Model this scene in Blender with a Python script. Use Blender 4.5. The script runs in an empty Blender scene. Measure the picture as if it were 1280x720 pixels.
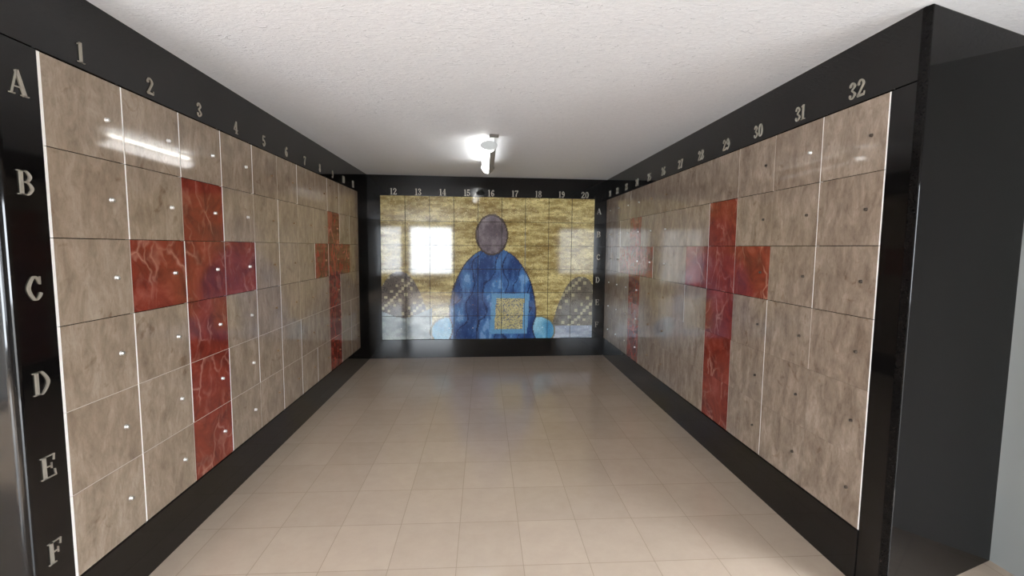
import bpy, bmesh, math, random
import numpy as np
from mathutils import Matrix, Vector

S = 0.38                    # metres per niche width
D = 12.259                  # depth of the back wall at its left end; it runs slightly askew
SKEW = 0.0403
DR = D+SKEW*8.634           # depth of the back wall at its right end
R = 8.634                   # right wall plane
H = 0.8582                   # row height
ZC, ZF = 0.7332, -5.8276      # ceiling / floor relative to the top of row A
def W(x, y, z): return Vector((x*S, y*S, (z-ZF)*S))
scene = bpy.context.scene
col = scene.collection
rng = random.Random(7)

# ---------------------------------------------------------------- camera
def basis(yaw, pitch, roll):
    cy, sy, cp, sp = math.cos(yaw), math.sin(yaw), math.cos(pitch), math.sin(pitch)
    f = Vector((sy*cp, cy*cp, sp)); r = Vector((cy, -sy, 0)); u = r.cross(f)
    c, s = math.cos(roll), math.sin(roll)
    return f, r*c + u*s, -r*s + u*c
cam_data = bpy.data.cameras.new('camera'); cam = bpy.data.objects.new('camera', cam_data); col.objects.link(cam)
f_, r_, u_ = basis(0.0605, -0.0865, 0.0082)
M = Matrix((r_, u_, -f_)).transposed().to_4x4(); M.translation = W(4.1029, -4.7241, -1.7693)
cam.matrix_world = M
cam_data.sensor_width = 36.0; cam_data.lens = 586.54/1280*36; cam_data.clip_start = 0.02
scene.camera = cam

# ---------------------------------------------------------------- light and exposure
SUN = 30.0
SKY = 24.0
LAMP = 22.0
scene.view_settings.view_transform = 'Standard'; scene.view_settings.look = 'None'
scene.view_settings.gamma = 1.0; scene.view_settings.use_curve_mapping = False
scene.view_settings.exposure = 0.3
world = bpy.data.worlds.new('overcast_sky'); scene.world = world; world.use_nodes = True
bg = world.node_tree.nodes['Background']; bg.inputs['Color'].default_value = (0.86, 0.93, 1.0, 1); bg.inputs['Strength'].default_value = SKY
def portal(name, centre, dx, dz, facing):
    l = bpy.data.lights.new(name, 'AREA'); l.shape = 'RECTANGLE'; l.size = dx*S; l.size_y = dz*S; l.cycles.is_portal = True
    o = bpy.data.objects.new(name, l); col.objects.link(o); o.location = W(*centre)
    o.rotation_euler = Vector(facing).to_track_quat('-Z', 'Z').to_euler()
portal('daylight_portal', (1.39, -16.2, -2.12), 4.2, 4.7, (0, 1, 0))
portal('daylight_portal', (-4.95, -16.2, -2.5), 6.4, 6.0, (0, 1, 0))
portal('daylight_portal', (10.95, -2.9, -3.0), 2.9, 5.2, (-1, 0, 0))
sun_data = bpy.data.lights.new('sun', 'SUN'); sun = bpy.data.objects.new('sun', sun_data); col.objects.link(sun)
sun_data.energy = SUN; sun_data.angle = 0.03; sun_data.color = (1.0, 0.95, 0.88)
sun.rotation_euler = Vector((.05, .86, -.42)).to_track_quat('-Z', 'Z').to_euler()  # sun added to bounce light off the hall floor onto the ceiling

# ---------------------------------------------------------------- materials
def new_mat(name):
    m = bpy.data.materials.new(name); m.use_nodes = True
    nt = m.node_tree; b = nt.nodes['Principled BSDF']
    return m, nt, b
def N(nt, kind, **kw):
    n = nt.nodes.new(kind)
    for k, v in kw.items():
        if k.startswith('i_'): n.inputs[k[2:].replace('_', ' ')].default_value = v
        else: setattr(n, k, v)
    return n
def ramp(nt, fac, stops, interp='LINEAR'):
    r = nt.nodes.new('ShaderNodeValToRGB'); r.color_ramp.interpolation = interp
    while len(r.color_ramp.elements) < len(stops): r.color_ramp.elements.new(0.5)
    for e, (p, c) in zip(r.color_ramp.elements, stops): e.position = p; e.color = (*c, 1) if len(c) == 3 else c
    nt.links.new(fac, r.inputs['Fac']); return r.outputs['Color']
def mixc(nt, fac, a, b, mode='MIX'):
    m = nt.nodes.new('ShaderNodeMix'); m.data_type = 'RGBA'; m.blend_type = mode
    for sock, v in ((m.inputs['Factor'], fac), (m.inputs['A'], a), (m.inputs['B'], b)):
        if sock.name == 'Factor' and not hasattr(v, 'links'): m.inputs[0].default_value = v
        elif sock.name == 'Factor': nt.links.new(v, m.inputs[0])
        elif hasattr(v, 'links'): nt.links.new(v, m.inputs[6 if sock.name == 'A' else 7])
        else: m.inputs[6 if sock.name == 'A' else 7].default_value = (*v, 1)
    return m.outputs[2]
def slab_vector(nt):
    tc = N(nt, 'ShaderNodeTexCoord'); oi = N(nt, 'ShaderNodeObjectInfo')
    mu = N(nt, 'ShaderNodeMath', operation='MULTIPLY'); mu.inputs[1].default_value = 37.0
    nt.links.new(oi.outputs['Random'], mu.inputs[0])
    va = N(nt, 'ShaderNodeVectorMath', operation='ADD')
    nt.links.new(tc.outputs['Object'], va.inputs[0]); nt.links.new(mu.outputs[0], va.inputs[1])
    return va.outputs[0], oi.outputs['Random']
def tex(nt, kind, vec, **kw):
    t = N(nt, kind, **kw)
    if vec is not None: nt.links.new(vec, t.inputs['Vector'])
    return t
def plain(name, c, rough=0.5, metal=0.0, emit=None, strength=0):
    m, nt, b = new_mat(name)
    b.inputs['Base Color'].default_value = (*c, 1); b.inputs['Roughness'].default_value = rough; b.inputs['Metallic'].default_value = metal
    if emit: b.inputs['Emission Color'].default_value = (*emit, 1); b.inputs['Emission Strength'].default_value = strength
    return m

def beige_marble(name, dark, mid, light, tilt, grain):
    m, nt, b = new_mat(name); v, rnd = slab_vector(nt)
    mp = N(nt, 'ShaderNodeMapping'); mp.inputs['Rotation'].default_value = (tilt, 0, 0); mp.inputs['Scale'].default_value = (1, 1, 0.42)
    nt.links.new(v, mp.inputs[0])
    n1 = tex(nt, 'ShaderNodeTexNoise', mp.outputs[0], i_Scale=13.0, i_Detail=9.0, i_Roughness=0.66, i_Distortion=0.5)
    c = ramp(nt, n1.outputs[0], [(0.32, dark), (0.5, mid), (0.70, light)])
    n2 = tex(nt, 'ShaderNodeTexNoise', mp.outputs[0], i_Scale=48.0, i_Detail=6.0, i_Roughness=0.75, i_Distortion=0.8)
    c2 = ramp(nt, n2.outputs[0], [(0.32, (0.80, 0.77, 0.74)), (0.5, (1, 1, 1)), (0.72, (1.16, 1.15, 1.14))])
    c = mixc(nt, grain, c, c2, 'MULTIPLY')
    n3 = tex(nt, 'ShaderNodeTexNoise', v, i_Scale=11.0, i_Detail=5.0, i_Distortion=1.2)
    s = ramp(nt, n3.outputs[0], [(0.63, (1, 1, 1)), (0.74, (0.66, 0.58, 0.50))])
    c = mixc(nt, 0.8, c, s, 'MULTIPLY')
    t = ramp(nt, rnd, [(0.0, (0.95, 0.93, 0.91)), (1.0, (1.04, 1.04, 1.03))])
    c = mixc(nt, 1.0, c, t, 'MULTIPLY')
    nt.links.new(c, b.inputs['Base Color'])
    b.inputs['Roughness'].default_value = 0.06; b.inputs['IOR'].default_value = 1.45
    return m
M_beige_l = beige_marble('beige_marble', (0.205, 0.154, 0.112), (0.275, 0.212, 0.158), (0.355, 0.286, 0.222), 0.6, 0.8)
M_beige_r = beige_marble('brown_beige_marble', (0.165, 0.123, 0.092), (0.240, 0.186, 0.144), (0.335, 0.268, 0.215), -0.35, 1.0)

def red_marble():
    m, nt, b = new_mat('red_veined_marble'); v, rnd = slab_vector(nt)
    n1 = tex(nt, 'ShaderNodeTexNoise', v, i_Scale=6.0, i_Detail=7.0, i_Roughness=0.6, i_Distortion=0.8)
    base = ramp(nt, n1.outputs[0], [(0.35, (0.115, 0.020, 0.014)), (0.55, (0.205, 0.034, 0.020)), (0.72, (0.275, 0.064, 0.042))])
    dn = tex(nt, 'ShaderNodeTexNoise', v, i_Scale=5.0, i_Detail=3.0)
    ad = N(nt, 'ShaderNodeVectorMath', operation='MULTIPLY_ADD'); ad.inputs[1].default_value = (0.22, 0.22, 0.22)
    nt.links.new(dn.outputs['Color'], ad.inputs[0]); nt.links.new(v, ad.inputs[2])
    mp = N(nt, 'ShaderNodeMapping'); mp.inputs['Scale'].default_value = (1, 1, 0.45); nt.links.new(ad.outputs[0], mp.inputs[0])
    vo = tex(nt, 'ShaderNodeTexVoronoi', mp.outputs[0], feature='DISTANCE_TO_EDGE', i_Scale=4.6)
    vein = ramp(nt, vo.outputs['Distance'], [(0.0, (1, 1, 1)), (0.012, (0.5, 0.5, 0.5)), (0.04, (0, 0, 0))])
    n4 = tex(nt, 'ShaderNodeTexNoise', v, i_Scale=4.0, i_Detail=2.0)
    gate = ramp(nt, n4.outputs[0], [(0.42, (0, 0, 0)), (0.62, (1, 1, 1))])
    vf = mixc(nt, 1.0, vein, gate, 'MULTIPLY')
    c = mixc(nt, vf, base, (0.38, 0.17, 0.125))
    n5 = tex(nt, 'ShaderNodeTexNoise', mp.outputs[0], i_Scale=9.0, i_Detail=6.0, i_Distortion=1.5)
    cloud = ramp(nt, n5.outputs[0], [(0.56, (0, 0, 0)), (0.72, (0.55, 0.55, 0.55))])
    c = mixc(nt, cloud, c, (0.32, 0.12, 0.085))
    nt.links.new(c, b.inputs['Base Color']); b.inputs['Roughness'].default_value = 0.07
    return m
M_red = red_marble()

def granite(name, ior):
    m, nt, b = new_mat(name)
    tc = N(nt, 'ShaderNodeTexCoord')
    n = tex(nt, 'ShaderNodeTexNoise', tc.outputs['Object'], i_Scale=160.0, i_Detail=3.0)
    c = ramp(nt, n.outputs[0], [(0.4, (0.003, 0.0027, 0.0027)), (0.75, (0.007, 0.006, 0.0055))])
    nt.links.new(c, b.inputs['Base Color']); b.inputs['Roughness'].default_value = 0.06; b.inputs['IOR'].default_value = ior
    return m
M_black = granite('black_polished_granite', 1.45)
M_black_dimmed = granite('black_honed_granite', 1.2)  # same stone, reflectance lowered to keep the right end face dark

def stucco():
    m, nt, b = new_mat('white_stucco')
    tc = N(nt, 'ShaderNodeTexCoord')
    mp = N(nt, 'ShaderNodeMapping'); mp.inputs['Scale'].default_value = (30, 75, 30); nt.links.new(tc.outputs['Object'], mp.inputs[0])
    n = tex(nt, 'ShaderNodeTexNoise', mp.outputs[0], i_Scale=1.0, i_Detail=7.0, i_Roughness=0.65, i_Distortion=0.8)
    mp2 = N(nt, 'ShaderNodeMapping'); mp2.inputs['Scale'].default_value = (14, 34, 14); nt.links.new(tc.outputs['Object'], mp2.inputs[0])
    n2 = tex(nt, 'ShaderNodeTexNoise', mp2.outputs[0], i_Scale=1.0, i_Detail=5.0, i_Distortion=1.8)
    r2 = ramp(nt, n2.outputs[0], [(0.63, (0, 0, 0)), (0.72, (1, 1, 1))])
    ad = N(nt, 'ShaderNodeMath', operation='MULTIPLY_ADD'); ad.inputs[1].default_value = 0.7
    nt.links.new(r2, ad.inputs[0]); nt.links.new(n.outputs[0], ad.inputs[2])
    bp = N(nt, 'ShaderNodeBump'); bp.inputs['Strength'].default_value = 0.7; bp.inputs['Distance'].default_value = 0.006
    nt.links.new(ad.outputs[0], bp.inputs['Height']); nt.links.new(bp.outputs[0], b.inputs['Normal'])
    c = ramp(nt, n.outputs[0], [(0.3, (0.775, 0.805, 0.86)), (0.7, (0.85, 0.88, 0.93))])
    nt.links.new(c, b.inputs['Base Color']); b.inputs['Roughness'].default_value = 0.55
    return m
M_ceiling = stucco()

def floor_tiles():
    m, nt, b = new_mat('beige_floor_tiles')
    g = N(nt, 'ShaderNodeNewGeometry'); sp = N(nt, 'ShaderNodeSeparateXYZ'); nt.links.new(g.outputs['Position'], sp.inputs[0])
    def cell(axis, off, period):
        a = N(nt, 'ShaderNodeMath', operation='SUBTRACT'); a.inputs[1].default_value = off*S; nt.links.new(sp.outputs[axis], a.inputs[0])
        d = N(nt, 'ShaderNodeMath', operation='DIVIDE'); d.inputs[1].default_value = period*S; nt.links.new(a.outputs[0], d.inputs[0])
        fr = N(nt, 'ShaderNodeMath', operation='FRACT'); nt.links.new(d.outputs[0], fr.inputs[0])
        c = N(nt, 'ShaderNodeMath', operation='SUBTRACT'); c.inputs[1].default_value = 0.5; nt.links.new(fr.outputs[0], c.inputs[0])
        ab = N(nt, 'ShaderNodeMath', operation='ABSOLUTE'); nt.links.new(c.outputs[0], ab.inputs[0])
        ml = N(nt, 'ShaderNodeMath', operation='MULTIPLY'); ml.inputs[1].default_value = period*S; nt.links.new(ab.outputs[0], ml.inputs[0])
        gt = N(nt, 'ShaderNodeMath', operation='GREATER_THAN'); gt.inputs[1].default_value = period*S/2 - 0.0016; nt.links.new(ml.outputs[0], gt.inputs[0])
        fl = N(nt, 'ShaderNodeMath', operation='FLOOR'); nt.links.new(d.outputs[0], fl.inputs[0])
        return gt.outputs[0], fl.outputs[0]
    gx, ix = cell('X', 0.335, 0.8575); gy, iy = cell('Y', -0.04, 0.978)
    mx = N(nt, 'ShaderNodeMath', operation='MAXIMUM'); nt.links.new(gx, mx.inputs[0]); nt.links.new(gy, mx.inputs[1])
    cx = N(nt, 'ShaderNodeCombineXYZ'); nt.links.new(ix, cx.inputs[0]); nt.links.new(iy, cx.inputs[1])
    wn = N(nt, 'ShaderNodeTexWhiteNoise'); nt.links.new(cx.outputs[0], wn.inputs[0])
    t = ramp(nt, wn.outputs[0], [(0.0, (0.465, 0.378, 0.300)), (1.0, (0.500, 0.408, 0.326))])
    n = tex(nt, 'ShaderNodeTexNoise', g.outputs['Position'], i_Scale=9.0, i_Detail=6.0, i_Roughness=0.7)
    r = ramp(nt, n.outputs[0], [(0.3, (0.95, 0.94, 0.93)), (0.7, (1.03, 1.03, 1.03))])
    c = mixc(nt, 1.0, t, r, 'MULTIPLY'); c = mixc(nt, mx.outputs[0], c, (0.33, 0.262, 0.203))
    nt.links.new(c, b.inputs['Base Color'])
    b.inputs['Roughness'].default_value = 0.14; b.inputs['IOR'].default_value = 1.5
    return m
M_floor = floor_tiles()

def mosaic_mat():
    m, nt, b = new_mat('glazed_mosaic')
    a = N(nt, 'ShaderNodeVertexColor'); a.layer_name = 'tesserae'
    nt.links.new(a.outputs['Color'], b.inputs['Base Color']); b.inputs['Roughness'].default_value = 0.055; b.inputs['IOR'].default_value = 1.52
    return m
M_mosaic = mosaic_mat()
M_white = plain('white_joint', (0.86, 0.83, 0.80), 0.35)
M_pale = plain('pale_joint', (0.45, 0.38, 0.32), 0.5)
M_paint = plain('white_wall_paint', (0.50, 0.50, 0.49), 0.6)
M_white_dimmed = plain('grey_wall_paint', (0.26, 0.265, 0.255), 0.6)  # white passage wall, its shade put into a darker colour
M_chrome = plain('polished_steel', (0.92, 0.92, 0.92), 0.32, 1.0)
M_brass = plain('dull_brass', (0.30, 0.20, 0.12), 0.35, 1.0)
M_darkcap = plain('dark_bronze', (0.06, 0.045, 0.035), 0.45, 0.6)
M_letter = plain('pale_bronze', (0.36, 0.33, 0.275), 0.42, 0.4)
M_frame = plain('window_frame_paint', (0.25, 0.26, 0.27), 0.4)
M_lampbody = plain('white_enamel', (0.70, 0.72, 0.70), 0.4)
M_cap = plain('grey_plastic', (0.42, 0.43, 0.42), 0.5)
M_tube = plain('glowing_tube', (0.9, 0.9, 0.9), 0.4, 0, (1.0, 0.97, 0.90), LAMP)
M_diff = plain('lit_diffuser', (0.8, 0.8, 0.8), 0.4, 0, (1.0, 0.98, 0.95), 7.0)
M_hook = plain('dark_metal', (0.10, 0.085, 0.075), 0.5, 0.5)

# ---------------------------------------------------------------- helpers
def link(name, me, parent=None, loc=None):
    o = bpy.data.objects.new(name, me); col.objects.link(o)
    if loc is not None: o.location = loc
    if parent is not None: o.parent = parent
    return o
def tag(o, label=None, cat=None, group=None, kind=None):
    if label: o['label'] = label
    if cat: o['category'] = cat
    if group: o['group'] = group
    if kind: o['kind'] = kind
    return o
def to_mesh(name, bm, mat, smooth=False):
    bmesh.ops.recalc_face_normals(bm, faces=bm.faces)
    me = bpy.data.meshes.new(name); bm.to_mesh(me); bm.free(); me.materials.append(mat)
    if smooth:
        for p in me.polygons: p.use_smooth = True
    return me
def add_box(bm, a, b):
    """box between two opposite corners given in metres"""
    lo = [min(p, q) for p, q in zip(a, b)]; hi = [max(p, q) for p, q in zip(a, b)]
    vs = [bm.verts.new((x, y, z)) for x in (lo[0], hi[0]) for y in (lo[1], hi[1]) for z in (lo[2], hi[2])]
    for f in ((0,1,3,2),(4,6,7,5),(0,4,5,1),(2,3,7,6),(0,2,6,4),(1,5,7,3)): bm.faces.new([vs[i] for i in f])
    return vs
def add_prism(bm, pts, z0, z1):
    lo = [bm.verts.new((x, y, z0)) for x, y in pts]; hi = [bm.verts.new((x, y, z1)) for x, y in pts]
    bm.faces.new(lo[::-1]); bm.faces.new(hi); n = len(pts)
    for i in range(n): bm.faces.new((lo[i], lo[(i+1) % n], hi[(i+1) % n], hi[i]))
def bevel_all(bm, w, seg=2):
    bmesh.ops.bevel(bm, geom=[e for e in bm.edges], offset=w, segments=seg, affect='EDGES', profile=0.6)
def struct(name, boxes, mat, bevel=0):
    """structure made of boxes given in niche widths, origin at the centre of the first"""
    bm = bmesh.new()
    for a, b in boxes:
        b2 = bmesh.new(); add_box(b2, W(*a), W(*b))
        if bevel: bevel_all(b2, bevel)
        tmp = bpy.data.meshes.new('tmp'); b2.to_mesh(tmp); b2.free(); bm.from_mesh(tmp); bpy.data.meshes.remove(tmp)
    o = link(name, to_mesh(name, bm, mat)); o['kind'] = 'structure'
    return o

# ---------------------------------------------------------------- the setting
XW = 10.75                      # white side wall of the passage
XL, YB = -8.3, -16.0            # far left and rear walls of the hall behind the camera
fl = struct('floor', [((XL-.4, YB-.5, ZF-.3), (XW+.6, D+1.2, ZF))], M_floor)
ce = struct('ceiling', [((XL-.4, YB-.5, ZC), (XW+.6, D+1.2, ZC+.3))], M_ceiling)
struct('wall_left', [((-.5, 0, ZF), (-.06, D+.5, ZC))], M_black)
struct('wall_right', [((R+.06, .46, ZF), (R+.5, DR+.5, ZC))], M_black)
BACK = []
BACK.append(struct('wall_back', [((-.06, D+.06, ZF), (R+.06, D+.5, ZC))], M_black))
ZB = -6*H
# polished black surrounds: header, plinth and upright strips of each wall
g = .004
struct('trim_1', [((-.059, .0, .012), (0, D, ZC))], M_black)                         # left header
struct('trim_2', [((-.059, 11.005, ZB), (0, D, .0))], M_black)                           # left far strip
struct('baseboard_left', [((-.059, .0, ZF), (.008, D-.01, ZB-.006))], M_black, .003)
struct('trim_3', [((R, .06, .012), (R+.059, DR, ZC))], M_black)                         # right header
struct('trim_4', [((R, .06, ZF), (R+.059, .415, -.002))], M_black, .004)                 # right near strip
struct('baseboard_right', [((R-.008, .422, ZF), (R+.059, DR-.01, ZB-.006))], M_black, .003)
BACK.append(struct('trim_5', [((0, D, .03), (R, D+.059, ZC))], M_black))                            # back header
BACK.append(struct('trim_6', [((0, D, ZB), (.41, D+.059, .024))], M_black))                           # back left strip
BACK.append(struct('trim_7', [((8.19, D, ZB), (R, D+.059, .024))], M_black))                          # back right strip
BACK.append(struct('baseboard_back', [((.012, D-.008, ZF), (R-.012, D+.059, ZB-.006))], M_black, .003))
# left pier with a rounded outer corner
def pier():
    pts = [(-.059, .0), (0, 0), (0, -.37)]
    for k in range(1, 9):
        a = math.pi/2*k/8; pts.append((-.07+.07*math.cos(a), -.37-.07*math.sin(a)))
    pts += [(-3.0, -.44), (-3.0, .0)]
    return [(x*S, y*S) for x, y in pts]
bm = bmesh.new(); add_prism(bm, pier(), W(0, 0, ZF).z, W(0, 0, 0).z); add_prism(bm, pier(), W(0, 0, .012).z, W(0, 0, ZC).z)
o = link('trim_8', to_mesh('trim_8', bm, M_black)); o['kind'] = 'structure'
# right end face, set at an angle behind a narrow groove
dx, dy = 2.11, .73; L = math.hypot(dx, dy); nx, ny = dy/L, -dx/L
def face(t0, t1, th):
    p = [(R+.02+dx*t0, -.0+dy*t0), (R+.02+dx*t1, dy*t1)]
    q = [(x-nx*th, y-ny*th) for x, y in p[::-1]]
    return [(x*S, y*S) for x, y in p+q]
bm = bmesh.new(); add_prism(bm, face(0, 1.0, .10), W(0, 0, ZF).z, W(0, 0, ZC).z); bevel_all(bm, .005)
o = link('trim_9', to_mesh('trim_9', bm, M_black_dimmed)); o['kind'] = 'structure'
struct('wall_passage', [((XW+.02, -1.6, ZF), (XW+.4, 1.6, ZC)), ((XW+.02, YB, ZF), (XW+.4, -4.3, ZC)), ((XW+.02, -4.3, -.75), (XW+.4, -1.6, ZC))], M_white_dimmed)
struct('ground', [((XW+.6, -30, ZF-.5), (40, 14, ZF-.05))], plain('grey_pavement', (0.16, 0.155, 0.145), 0.8))  # unseen, added to cut light rising through the side opening to the ceiling
struct('wall_hall_front', [((XL, -.42, ZF), (-3.02, 0, ZC))], M_paint)
struct('wall_rear', [((XL, YB-.4, ZF), (XW+.02, YB, -5.2)), ((XL, YB-.4, .15), (XW+.02, YB, ZC)), ((-1.8, YB-.4, -5.2), (-.65, YB, .15)),
                     ((3.43, YB-.4, -5.2), (XW+.02, YB, .15)), ((-.65, YB-.4, -5.2), (3.43, YB, -4.42)), ((XL, YB-.4, -5.2), (-8.0, YB, .15))], M_paint)
struct('wall_hall_left', [((XL-.4, YB, ZF), (XL, -.42, ZC))], M_paint)
def window_frame(name, x0, x1, z0, z1, mull):
    b = [((x0, YB-.25, z0), (x0+.1, YB-.1, z1)), ((x1-.1, YB-.25, z0), (x1, YB-.1, z1)), ((x0+.1, YB-.25, z1-.1), (x1-.1, YB-.1, z1)), ((x0+.1, YB-.25, z0), (x1-.1, YB-.1, z0+.1))]
    for m in mull: b.append(((m-.05, YB-.25, z0+.1), (m+.05, YB-.1, z1-.1)))
    struct(name, b, M_frame)
window_frame('window_1', -.65, 3.43, -4.42, .15, ())
window_frame('window_2', -8.0, -1.8, -5.2, .15, (-5.9, -3.85))  # unseen window, added to bring more daylight into the hall

# ---------------------------------------------------------------- niche fronts
cache = {}
def slab_mesh(ax, w, h, mat):
    """polished slab w x h niche widths, .05 thick, standing in the plane normal to ax"""
    key = (ax, round(w, 3), round(h, 3), mat.name)
    if key not in cache:
        bm = bmesh.new(); t = .05
        d = (t, w, h) if ax == 'x' else (w, t, h)
        add_box(bm, [-v*S/2 for v in d], [v*S/2 for v in d]); bevel_all(bm, .0007, 2)
        cache[key] = to_mesh('slab', bm, mat)
    return cache[key]
def bar_mesh(ax, w, h, mat):
    key = ('bar', ax, round(w, 3), round(h, 3), mat.name)
    if key not in cache:
        bm = bmesh.new(); t = .045
        d = (t, w, h) if ax == 'x' else (w, t, h)
        add_box(bm, [-v*S/2 for v in d], [v*S/2 for v in d]); cache[key] = to_mesh('bar', bm, mat)
    return cache[key]
def knob_mesh(axis, r, mat):
    """small rosette: collar, neck and domed head turned about the wall's normal"""
    key = ('knob', axis, r, mat.name)
    if key not in cache:
        prof = [(0, 0), (1.0, 0), (1.0, .18), (.72, .30), (.55, .55), (.86, .80), (.92, 1.0), (.78, 1.25), (.42, 1.42), (0, 1.48)]
        bm = bmesh.new(); n = 16; rings = []
        for pr, ph in prof:
            if pr == 0: rings.append([bm.verts.new((0, 0, ph*r))]); continue
            rings.append([bm.verts.new((pr*r*math.cos(2*math.pi*k/n), pr*r*math.sin(2*math.pi*k/n), ph*r)) for k in range(n)])
        for a, b in zip(rings, rings[1:]):
            for k in range(n):
                q = [a[k % len(a)], a[(k+1) % len(a)], b[(k+1) % len(b)], b[k % len(b)]]
                u = []
                for v in q:
                    if v not in u: u.append(v)
                bm.faces.new(u)
        rot = {'x': Matrix.Rotation(math.pi/2, 4, 'Y'), '-x': Matrix.Rotation(-math.pi/2, 4, 'Y'), '-y': Matrix.Rotation(math.pi/2, 4, 'X')}[axis]
        bmesh.ops.transform(bm, matrix=rot, verts=bm.verts)
        cache[key] = to_mesh('knob', bm, mat, True)
    return cache[key]
ROW = 'ABCDEF'
NUM = '''zero one two three four five six seven eight nine ten eleven twelve thirteen fourteen fifteen sixteen seventeen eighteen nineteen twenty twenty-one twenty-two twenty-three twenty-four twenty-five twenty-six twenty-seven twenty-eight twenty-nine thirty thirty-one thirty-two'''.split()
# joints on the near side of every slab: W white and wide, P white and fine, b pale and fine, . none
JL = {0: 'WWWWWW', 1: 'PPbPPP', 2: 'PbPPPb', 3: 'PPbbPP', 4: 'PbPPPb', 5: 'bPPPPP', 6: 'PbbbPP', 7: '..P.bP', 8: 'P.Pb.b', 9: 'PP.PPP', 10: 'bP..PP', 11: '......'}
JR = {12: 'qqqqqq', 11: 'qqqb..', 10: 'b..qqq', 9: 'bbb.bb', 8: '.qq.bb', 7: '...P..', 6: '......', 5: '..P...', 4: '....b.', 3: 'q.....', 2: '.P....', 1: '.bP...'}
JW = {'W': (.038, M_white), 'P': (.022, M_white), 'b': (.012, M_pale), 'q': (.013, M_white)}
RED_L = {(3, 1), (2, 2), (3, 2), (4, 2), (3, 3), (3, 4), (3, 5), (9, 1), (8, 2), (9, 2), (10, 2), (9, 3), (9, 4), (9, 5)}
RED_R = {(29, 1), (28, 2), (29, 2), (30, 2), (29, 3), (29, 4), (29, 5), (24, 1), (23, 2), (24, 2), (25, 2), (24, 3), (24, 4), (24, 5)}
def side_slab(side, num, k, y0, y1, jc, beige, red, knob, knob_y):
    """slab between y0 (near) and y1 (far); jc = joint on its near edge"""
    ztop, zbot = -k*H, -(k+1)*H
    flush = side == 'right'
    zt, zb = ztop-(.0006 if flush and k > 3 else .004), zbot+(.0006 if flush and k in (3, 4) else .004)
    low = k in (3, 4)
    jw = JW[jc][0] if jc in JW else 0
    a, b = y0+jw+.001, y1-.001
    X = 0.0 if side == 'left' else R
    xc = -.027 if side == 'left' else R+.027
    s = link('niche_front', slab_mesh('x', b-a, zt-zb, M_red if red else beige), None, W(xc, (a+b)/2, (zt+zb)/2))
    c = W(xc, (a+b)/2, (zt+zb)/2)
    if jw: link('joint', bar_mesh('x', jw, H-.006, JW[jc][1]), s, W(xc, y0+jw/2, (zt+zb)/2)-c)
    if low and side == 'left': link('ledge_joint', bar_mesh('x', b-a, .008, M_pale), s, W(xc, (a+b)/2, zbot)-c)
    if knob: link('knob', knob_mesh('x' if side == 'left' else '-x', .0098*(1 if knob is not M_darkcap else .8), knob), s, W(X-(.002 if side == 'left' else -.002), knob_y, (ztop+zbot)/2)-c)
    if red:
        cross = {'left': ('near', 3, 'far', 9), 'right': ('near', 29, 'far', 24)}[side]
        which = cross[0] if abs(num-cross[1]) <= 1 else cross[2]
        label = f'red marble niche front in the {which} {side} cross, column {NUM[num]}, row {ROW[k]}'
        tag(s, label, 'niche front', f'red marble niche fronts on the {side} wall')
    else:
        tag(s, f'beige marble niche front, {side} wall, column {NUM[num]}, row {ROW[k]}', 'niche front', f'beige marble niche fronts on the {side} wall')
for i in range(11):
    for k in range(6):
        kn = M_chrome if i < 4 else M_brass
        side_slab('left', i+1, k, i, i+1, JL[i][k], M_beige_l, (i+1, k) in RED_L, kn, i+.77)
YR0, WR = 12.794, 1.0309
for i in range(1, 13):               # i counts joints from the back; column 20+i lies between c(i-1) and c(i)
    y0, y1 = YR0-i*WR, min(YR0-(i-1)*WR, DR-.02)
    for k in range(6):
        num = 20+i
        kn = None; ky = y0+.22
        if num in (30, 31, 32): kn = M_darkcap
        if num == 31 and k == 0: kn = M_chrome
        if num in (21, 22, 23, 24, 25, 26): kn = M_chrome if num < 25 or k in (1, 2) else M_brass
        side_slab('right', num, k, y0, y1, JR[i][k], M_beige_r, (num, k) in RED_R, kn, ky)

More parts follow.
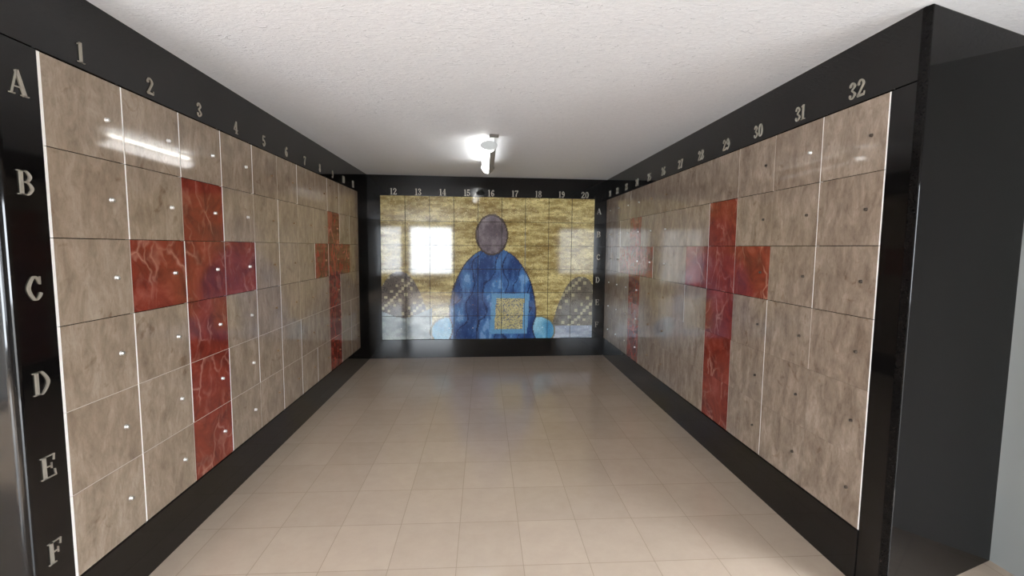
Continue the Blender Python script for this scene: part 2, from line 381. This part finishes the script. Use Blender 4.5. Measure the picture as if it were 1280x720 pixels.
# ---- mosaic fronts of the back wall: an abstract composition of gold, blue and grey tesserae
def srgb(c): c = np.asarray(c, float)/255; return np.where(c <= .04045, c/12.92, ((c+.055)/1.055)**2.4)
nr = np.random.RandomState(3)
def vnoise(x, y, sx, sy, seed):
    r = np.random.RandomState(seed); G = r.rand(64, 64)
    u, v = x/sx, y/sy; i, j = np.floor(u).astype(int), np.floor(v).astype(int); a, b = u-i, v-j
    a, b = a*a*(3-2*a), b*b*(3-2*b); g = lambda p, q: G[p % 64, q % 64]
    return (g(i, j)*(1-a)+g(i+1, j)*a)*(1-b)+(g(i, j+1)*(1-a)+g(i+1, j+1)*a)*b
def fb(x, y, sx, sy, seed): return .55*vnoise(x, y, sx, sy, seed)+.3*vnoise(x, y, sx/2, sy/2, seed+1)+.15*vnoise(x, y, sx/4, sy/4, seed+2)
def art(x, y):
    """colour of the tessera at x, y (0..269 across, 0..178 down)"""
    shp = x.shape; c = np.zeros(shp+(3,))
    def put(mask, colr, al=1.0):
        m = (np.clip(mask, 0, 1)*al)[..., None]; c[:] = c*(1-m)+np.broadcast_to(np.asarray(colr, float), c.shape)*m
    def two(n, a, b): return np.asarray(a, float)[None, None]*(1-n[..., None])+np.asarray(b, float)[None, None]*n[..., None]
    n = .6*fb(x, y, 22, 4, 10)+.4*fb(x, y, 5, 2.5, 14); n = np.clip((n-.3)*2.6, 0, 1)
    put(np.ones(shp), two(n, (138, 116, 66), (214, 198, 136)))
    sp = nr.rand(*shp); put((sp > .95), (238, 226, 176), .45); put((sp < .06), (112, 84, 42), .5)
    # grey chequered hills, lower left and lower right
    def hill(cx, top, hw, bot, p=2.2):
        t = np.clip((y-top)/(bot-top), 0, 1); return (np.abs(x-cx) < hw*t**(1/p)) & (y > top)
    def cheq(m, dark, mid, light, sz):
        g1 = ((np.floor(x/sz)+np.floor(y/sz)) % 2); g2 = ((np.floor(x/(sz*.5))+np.floor(y/(sz*.5))) % 3 == 0)
        put(m, two(np.clip(fb(x, y, 12, 12, 30), 0, 1), dark, mid)); put(m & (g1 > .5) & g2, light, .8); put(m & (g1 < .5) & (nr.rand(*shp) > .62), dark, .9)
    h1 = hill(22, 92, 40, 165); cheq(h1, (70, 62, 60), (150, 138, 122), (205, 196, 160), 7)
    cl = (y > 142+8*np.sin(x/17)) & (x < 62); put(cl, two(np.clip(fb(x, y, 14, 9, 36)*1.6-.3, 0, 1), (112, 122, 124), (196, 204, 200)))
    h2 = hill(252, 98, 44, 190); cheq(h2, (84, 78, 70), (142, 134, 116), (186, 178, 142), 8)
    st = (y > 162) & (x > 213); put(st, two(np.clip(fb(x, y, 20, 5, 39)*1.5-.2, 0, 1), (110, 120, 138), (188, 194, 204)))
    # light blue lobes
    for cx, rx, s in ((84, 24, 40), (197, 22, 44)):
        e = ((x-cx)/rx)**2+((y-168)/19)**2
        put(e < 1, two(np.clip(fb(x, y, 10, 16, s)*1.5-.2, 0, 1), (72, 140, 184), (160, 208, 224))); put((e > .88) & (e < 1.08), (120, 104, 70), .7)
    # blue mound
    hw = 55*np.clip(1-((np.clip(y, 0, 150)-150)/88.0)**2, 0, 1)**.5*(1-.0*y)
    hw = np.where(y > 150, 55-4*np.sin((y-150)/9), hw)
    bl = (np.abs(x-139) < hw) & (y > 62)
    fold = 1.2*np.sin((x-139)*.16+3.2*fb(x, y, 30, 40, 50)+y*.05)+.8*np.sin(y*.11+(x-139)**2*.0012+4*fb(x, y, 34, 22, 53))
    nb = np.clip(.5+.22*fold+.9*(fb(x, y, 4, 9, 56)-.5), 0, 1)**1.2
    edge = np.abs(fold) < .13
    put(bl, two(nb, (28, 58, 112), (86, 136, 192))); put(bl & edge, (20, 30, 66), .7); put(bl & (nb > .93), (140, 176, 214), .5)
    put(bl & (nr.rand(*shp) > .97), (120, 156, 200), .4)
    put((np.abs(np.abs(x-139)-hw) < .9) & (y > 64), (40, 40, 60), .8)
    # plain mottled disc over the mound, and a cream square edged in light blue
    e1 = np.hypot((x-137)/20, (y-46)/25); put(e1 < 1, two(fb(x, y, 6, 9, 60), (78, 68, 74), (150, 138, 142))); put((e1 > .93) & (e1 < 1.03), (60, 48, 40), .7)
    u, v = (x-160)+.06*(y-146), (y-146)
    put((np.abs(u) < 24) & (np.abs(v) < 26), (104, 156, 196))
    cr = (np.abs(u) < 18) & (np.abs(v) < 20); put(cr, two(fb(x, y, 6, 6, 70), (170, 158, 108), (208, 200, 150)))
    put(cr & (nr.rand(*shp) > .75), (84, 92, 116), .8)
    c *= (1+.13*(nr.rand(*shp)-.5))[..., None]
    return srgb(np.clip(c, 0, 255))
XB, WBK = .4404, .8634
NT = 29
for i in range(9):
    for k in range(6):
        x0, x1 = XB+i*WBK+.006, XB+(i+1)*WBK-.006; zt, zb = -k*H-.004+(.026 if k == 0 else 0), -(k+1)*H+.004
        cxx, czz = (x0+x1)/2, (zt+zb)/2; c = W(cxx, D+.027, czz)
        bm = bmesh.new(); w2, h2, t = (x1-x0)*S/2, (zt-zb)*S/2, .025*S
        e = .0012
        gv = [[bm.verts.new((-w2+e+(2*w2-2*e)*a/NT, -t, h2-e-(2*h2-2*e)*b/NT)) for a in range(NT+1)] for b in range(NT+1)]
        lay = bm.loops.layers.float_color.new('tesserae')
        aa = (np.arange(NT)+.5)/NT
        gx, gy = np.meshgrid(i*269/9+aa*269/9, k*178/6+aa*178/6)
        C = art(gx, gy)
        for b in range(NT):
            for a in range(NT):
                f = bm.faces.new((gv[b][a], gv[b+1][a], gv[b+1][a+1], gv[b][a+1]))
                for l in f.loops: l[lay] = (*C[b, a], 1)
        # rim and sides
        rim = [gv[0][a] for a in range(NT)]+[gv[b][NT] for b in range(NT)]+[gv[NT][a] for a in range(NT, 0, -1)]+[gv[b][0] for b in range(NT, 0, -1)]
        def out(v, yy):
            return bm.verts.new((max(-w2, min(w2, v.co.x*(w2/(w2-e)))), yy, max(-h2, min(h2, v.co.z*(h2/(h2-e))))))
        r1 = [out(v, -t+e) for v in rim]; r2 = [bm.verts.new((v.co.x, t, v.co.z)) for v in r1]; n = len(rim)
        for q in range(n):
            for A, B in ((rim, r1), (r1, r2)):
                f = bm.faces.new((A[q], A[(q+1) % n], B[(q+1) % n], B[q]))
                for l in f.loops: l[lay] = (.10, .08, .05, 1)
        f = bm.faces.new(r2)
        for l in f.loops: l[lay] = (.10, .08, .05, 1)
        s = link('mosaic_niche_front', to_mesh('mosaic_front', bm, M_mosaic), None, c); BACK.append(s)
        tag(s, f'glazed mosaic niche front, back wall, column {NUM[12+i]}, row {ROW[k]}', 'niche front', 'mosaic niche fronts on the back wall')
        link('knob', knob_mesh('-y', .005, M_chrome if k == 5 else M_brass), s, W(XB+(i+.79)*WBK, D+.002, -(k+.52)*H)-c)

# ---------------------------------------------------------------- raised numerals and letters
def spline(P, n=8):
    P = [Vector(p) for p in P]; Q = [P[0]*2-P[1]]+P+[P[-1]*2-P[-2]]; out = []
    for i in range(1, len(Q)-2):
        for s in range(n):
            t = s/n; a, b, c, d = Q[i-1:i+3]
            out.append(.5*((2*b)+(c-a)*t+(2*a-5*b+4*c-d)*t*t+(3*b-a-3*c+d)*t**3))
    out.append(P[-1]); return out
TH, TN = .135, .032
def nib(P, thick=TH, thin=TN):
    """ribbon along P, heavy where it runs upright and fine where it runs level"""
    L_, R_ = [], []
    for i, p in enumerate(P):
        d = (P[min(i+1, len(P)-1)]-P[max(i-1, 0)]).normalized(); w = thin+(thick-thin)*abs(d.y)**1.5; n = Vector((-d.y, d.x))*w/2
        L_.append(p+n); R_.append(p-n)
    return [[L_[i], R_[i], R_[i+1], L_[i+1]] for i in range(len(P)-1)]
def rect(x0, y0, x1, y1): return [[Vector((x0, y0)), Vector((x1, y0)), Vector((x1, y1)), Vector((x0, y1))]]
def line(x0, y0, x1, y1, w):
    a, b = Vector((x0, y0)), Vector((x1, y1)); d = (b-a).normalized(); n = Vector((-d.y, d.x))*w/2
    return [[a+n, a-n, b-n, b+n]]
def ball(x, y, r): return [[Vector((x+r*math.cos(a*math.pi/5), y+r*math.sin(a*math.pi/5))) for a in range(10)]]
def curve(P, **k): return nib(spline(P), **k)
def oval(cx, cy, rx, ry, n=28): return nib([Vector((cx+rx*math.cos(2*math.pi*i/n), cy+ry*math.sin(2*math.pi*i/n))) for i in range(n+1)])
s_ = .045
GL = {
 '0': (.60, lambda: oval(.28, .5, .20, .48)),
 '1': (.42, lambda: rect(.13, 0, .13+TH, 1)+rect(0, 0, .42, s_)+line(.02, .88, .16, .97, .05)),
 '2': (.60, lambda: ball(.10, .74, .075)+curve([(.07, .78), (.26, .975), (.46, .74), (.30, .42), (.05, .05)])+line(.04, .07, .54, .07, .13)+line(.535, .05, .55, .25, .045)),
 '3': (.58, lambda: ball(.10, .78, .07)+curve([(.07, .82), (.25, .975), (.43, .75), (.22, .525)])+curve([(.22, .525), (.47, .27), (.25, .025), (.06, .18)])+ball(.10, .22, .075)),
 '4': (.62, lambda: rect(.32, 0, .32+TH, 1)+line(.36, .98, .03, .30, .045)+rect(.01, .27, .60, .315)+rect(.20, 0, .60, s_)),
 '5': (.58, lambda: line(.10, .93, .48, .93, .13)+line(.10, .97, .08, .50, .045)+curve([(.08, .50), (.26, .60), (.46, .31), (.24, .025), (.05, .17)])+ball(.09, .20, .075)),
 '6': (.60, lambda: ball(.44, .82, .07)+curve([(.47, .86), (.32, .975), (.10, .52), (.28, .025), (.47, .29), (.29, .56), (.12, .36)])),
 '7': (.58, lambda: line(.04, .925, .55, .925, .13)+line(.045, .98, .04, .74, .045)+curve([(.52, .90), (.34, .55), (.25, .28), (.24, .0)])),
 '8': (.60, lambda: oval(.28, .755, .155, .225)+oval(.28, .27, .19, .25)),
 '9': (.60, lambda: ball(.12, .18, .07)+curve([(.09, .14), (.24, .025), (.46, .48), (.28, .975), (.09, .71), (.27, .44), (.44, .64)])),
 'A': (.84, lambda: line(.10, .0, .38, 1.0, .045)+line(.37, 1.0, .68, .0, .16)+rect(.20, .30, .58, .345)+rect(0, 0, .24, s_)+rect(.50, 0, .84, s_)),
 'B': (.74, lambda: rect(.10, 0, .10+TH, 1)+rect(0, 0, .30, s_)+rect(0, 1-s_, .30, 1)+curve([(.20, .978), (.40, .975), (.55, .76), (.40, .53), (.20, .53)])+curve([(.20, .53), (.42, .53), (.61, .28), (.42, .022), (.20, .022)])),
 'C': (.74, lambda: curve([(.62, .72), (.50, .93), (.34, .975), (.11, .5), (.34, .025), (.54, .10), (.65, .30)])+rect(.605, .66, .65, 1)),
 'D': (.80, lambda: rect(.10, 0, .10+TH, 1)+rect(0, 0, .32, s_)+rect(0, 1-s_, .32, 1)+curve([(.20, .978), (.42, .96), (.68, .5), (.42, .04), (.20, .022)])),
 'E': (.72, lambda: rect(.10, 0, .10+TH, 1)+rect(0, 0, .66, s_)+rect(0, 1-s_, .64, 1)+rect(.2, .49, .50, .535)+rect(.47, .38, .51, .64)+line(.64, 1, .61, .72, .05)+line(.63, .30, .67, 0, .05)),
 'F': (.68, lambda: rect(.10, 0, .10+TH, 1)+rect(0, 0, .36, s_)+rect(0, 1-s_, .62, 1)+rect(.2, .49, .48, .535)+rect(.45, .38, .49, .64)+line(.62, 1, .59, .72, .05)),
}
def glyph_bm(ch, h, axis, off):
    """raised character of height h (m); axis = wall normal; off shifts along the reading direction"""
    w, fn = GL[ch]; bm = bmesh.new(); T = .005
    for poly in fn():
        pts = []
        for p in poly:
            u, v = (p.x-w/2)*h+off, (p.y-.5)*h
            pts.append((u, v))
        def P(u, v, t):
            return {'x': (t, u, v), '-x': (-t, -u, v), '-y': (u, -t, v)}[axis]
        lo = [bm.verts.new(P(u, v, -.0005)) for u, v in pts]; hi = [bm.verts.new(P(u, v, T)) for u, v in pts]; n = len(pts)
        bm.faces.new(lo[::-1]); bm.faces.new(hi)
        for i in range(n): bm.faces.new((lo[i], lo[(i+1) % n], hi[(i+1) % n], hi[i]))
    return bm
def sign(text, pos, axis, hgt, label, name, group):
    h = hgt*S
    if len(text) == 1:
        o = link(name, to_mesh('glyph', glyph_bm(text, h, axis, 0), M_letter), None, W(*pos))
    else:
        o = link(name, None, None, W(*pos)); tot = sum(GL[c][0] for c in text)*h*1.08; x = -tot/2
        for c in text:
            w = GL[c][0]*h*1.08; link('digit', to_mesh('glyph', glyph_bm(c, h, axis, x+w/2), M_letter), o); x += w
    if axis == '-y': BACK.append(o)
    tag(o, label, 'number' if text.isdigit() else 'letter', group)
for i in range(11): sign(str(i+1), (.0005, i+.49, .165), 'x', .20, f'pale metal numeral {NUM[i+1]} on the black header above the left wall', 'column_number', 'column numbers above the left wall')
for i in range(9): sign(str(12+i), (XB+(i+.55)*WBK, D-.0005, .165), '-y', .225, f'pale metal numeral {NUM[12+i]} on the black header above the mosaic', 'column_number', 'column numbers above the mosaic')
for i in range(1, 13):
    y0, y1 = YR0-i*WR, min(YR0-(i-1)*WR, DR)
    sign(str(20+i), (R-.0005, (y0+y1)/2-.03, .18), '-x', .205, f'pale metal numeral {NUM[20+i]} on the black header above the right wall', 'column_number', 'column numbers above the right wall')
for k, z in enumerate((-.36, -1.23, -2.18, -3.06, -3.87, -4.71)):
    sign(ROW[k], (.0005, -.20, z), 'x', .215, f'pale metal letter {ROW[k]} on the black strip at the near end of the left wall', 'row_letter', 'row letters beside the left wall')
for k in range(6):
    sign(ROW[k], (8.37, D-.0005, -.42-k*.845), '-y', .21, f'pale metal letter {ROW[k]} on the black strip right of the mosaic', 'row_letter', 'row letters beside the mosaic')

# swing everything on the back wall to its slight skew, about its left corner
piv = W(0, D, 0); ang = math.atan(SKEW); ca, sa = math.cos(ang), math.sin(ang)
for o in BACK:
    v = o.location-piv
    o.location = (piv.x+ca*v.x-sa*v.y, piv.y+sa*v.x+ca*v.y, o.location.z); o.rotation_euler.z = ang

# ---------------------------------------------------------------- ceiling lamp
lamp = link('ceiling_lamp', None, None, W(4.19, 7.6, ZC))
tag(lamp, 'lit fluorescent tube lamp with rounded white cover hanging under the white ceiling', 'ceiling lamp')
def arc_prism(a0, a1, r, th, y0, y1, cx=0, cz=0, n=14):
    bm = bmesh.new(); pts = []
    for k in range(n+1):
        a = math.radians(a0+(a1-a0)*k/n); pts.append((cx+r*math.cos(a), cz+r*math.sin(a)))
    for k in range(n, -1, -1):
        a = math.radians(a0+(a1-a0)*k/n); pts.append((cx+(r-th)*math.cos(a), cz+(r-th)*math.sin(a)))
    lo = [bm.verts.new((x*S, y0*S, z*S)) for x, z in pts]; hi = [bm.verts.new((x*S, y1*S, z*S)) for x, z in pts]; m = len(pts)
    bm.faces.new(lo); bm.faces.new(hi[::-1])
    for i in range(m): bm.faces.new((lo[i], lo[(i+1) % m], hi[(i+1) % m], hi[i]))
    return bm
def disc(cx, cz, rx, rz, y0, y1, n=28):
    bm = bmesh.new()
    lo = [bm.verts.new(((cx+rx*math.cos(2*math.pi*k/n))*S, y0*S, (cz+rz*math.sin(2*math.pi*k/n))*S)) for k in range(n)]
    hi = [bm.verts.new(((cx+rx*math.cos(2*math.pi*k/n))*S, y1*S, (cz+rz*math.sin(2*math.pi*k/n))*S)) for k in range(n)]
    bm.faces.new(lo); bm.faces.new(hi[::-1])
    for i in range(n): bm.faces.new((lo[i], lo[(i+1) % n], hi[(i+1) % n], hi[i]))
    return bm
bm = bmesh.new(); add_box(bm, (-.05*S, -1.3*S, -.12*S), (.15*S, 1.5*S, -.002*S)); bevel_all(bm, .003)
link('mounting_channel', to_mesh('channel', bm, M_lampbody), lamp)
link('shade', to_mesh('shade', arc_prism(-82, 20, .17, .012, -1.4, 1.6, .02, -.20), M_cap), lamp)
link('diffuser', to_mesh('diffuser', arc_prism(-172, -83, .168, .010, -1.4, 1.6, .02, -.20), M_diff), lamp)
for y in (-1.43, 1.59): link('end_cap', to_mesh('cap', disc(.02, -.20, .195, .105, y, y+.05), M_cap), lamp)
t = link('tube', to_mesh('tube', disc(-.105, -.125, .03, .03, -1.3, 1.5), M_tube, False), lamp)
t['label'] = 'glowing tube'
bm = bmesh.new(); add_box(bm, (.03*S, -1.62*S, -.04*S), (.24*S, -1.46*S, -.001*S)); bevel_all(bm, .002); link('bracket', to_mesh('bracket', bm, M_hook), lamp)
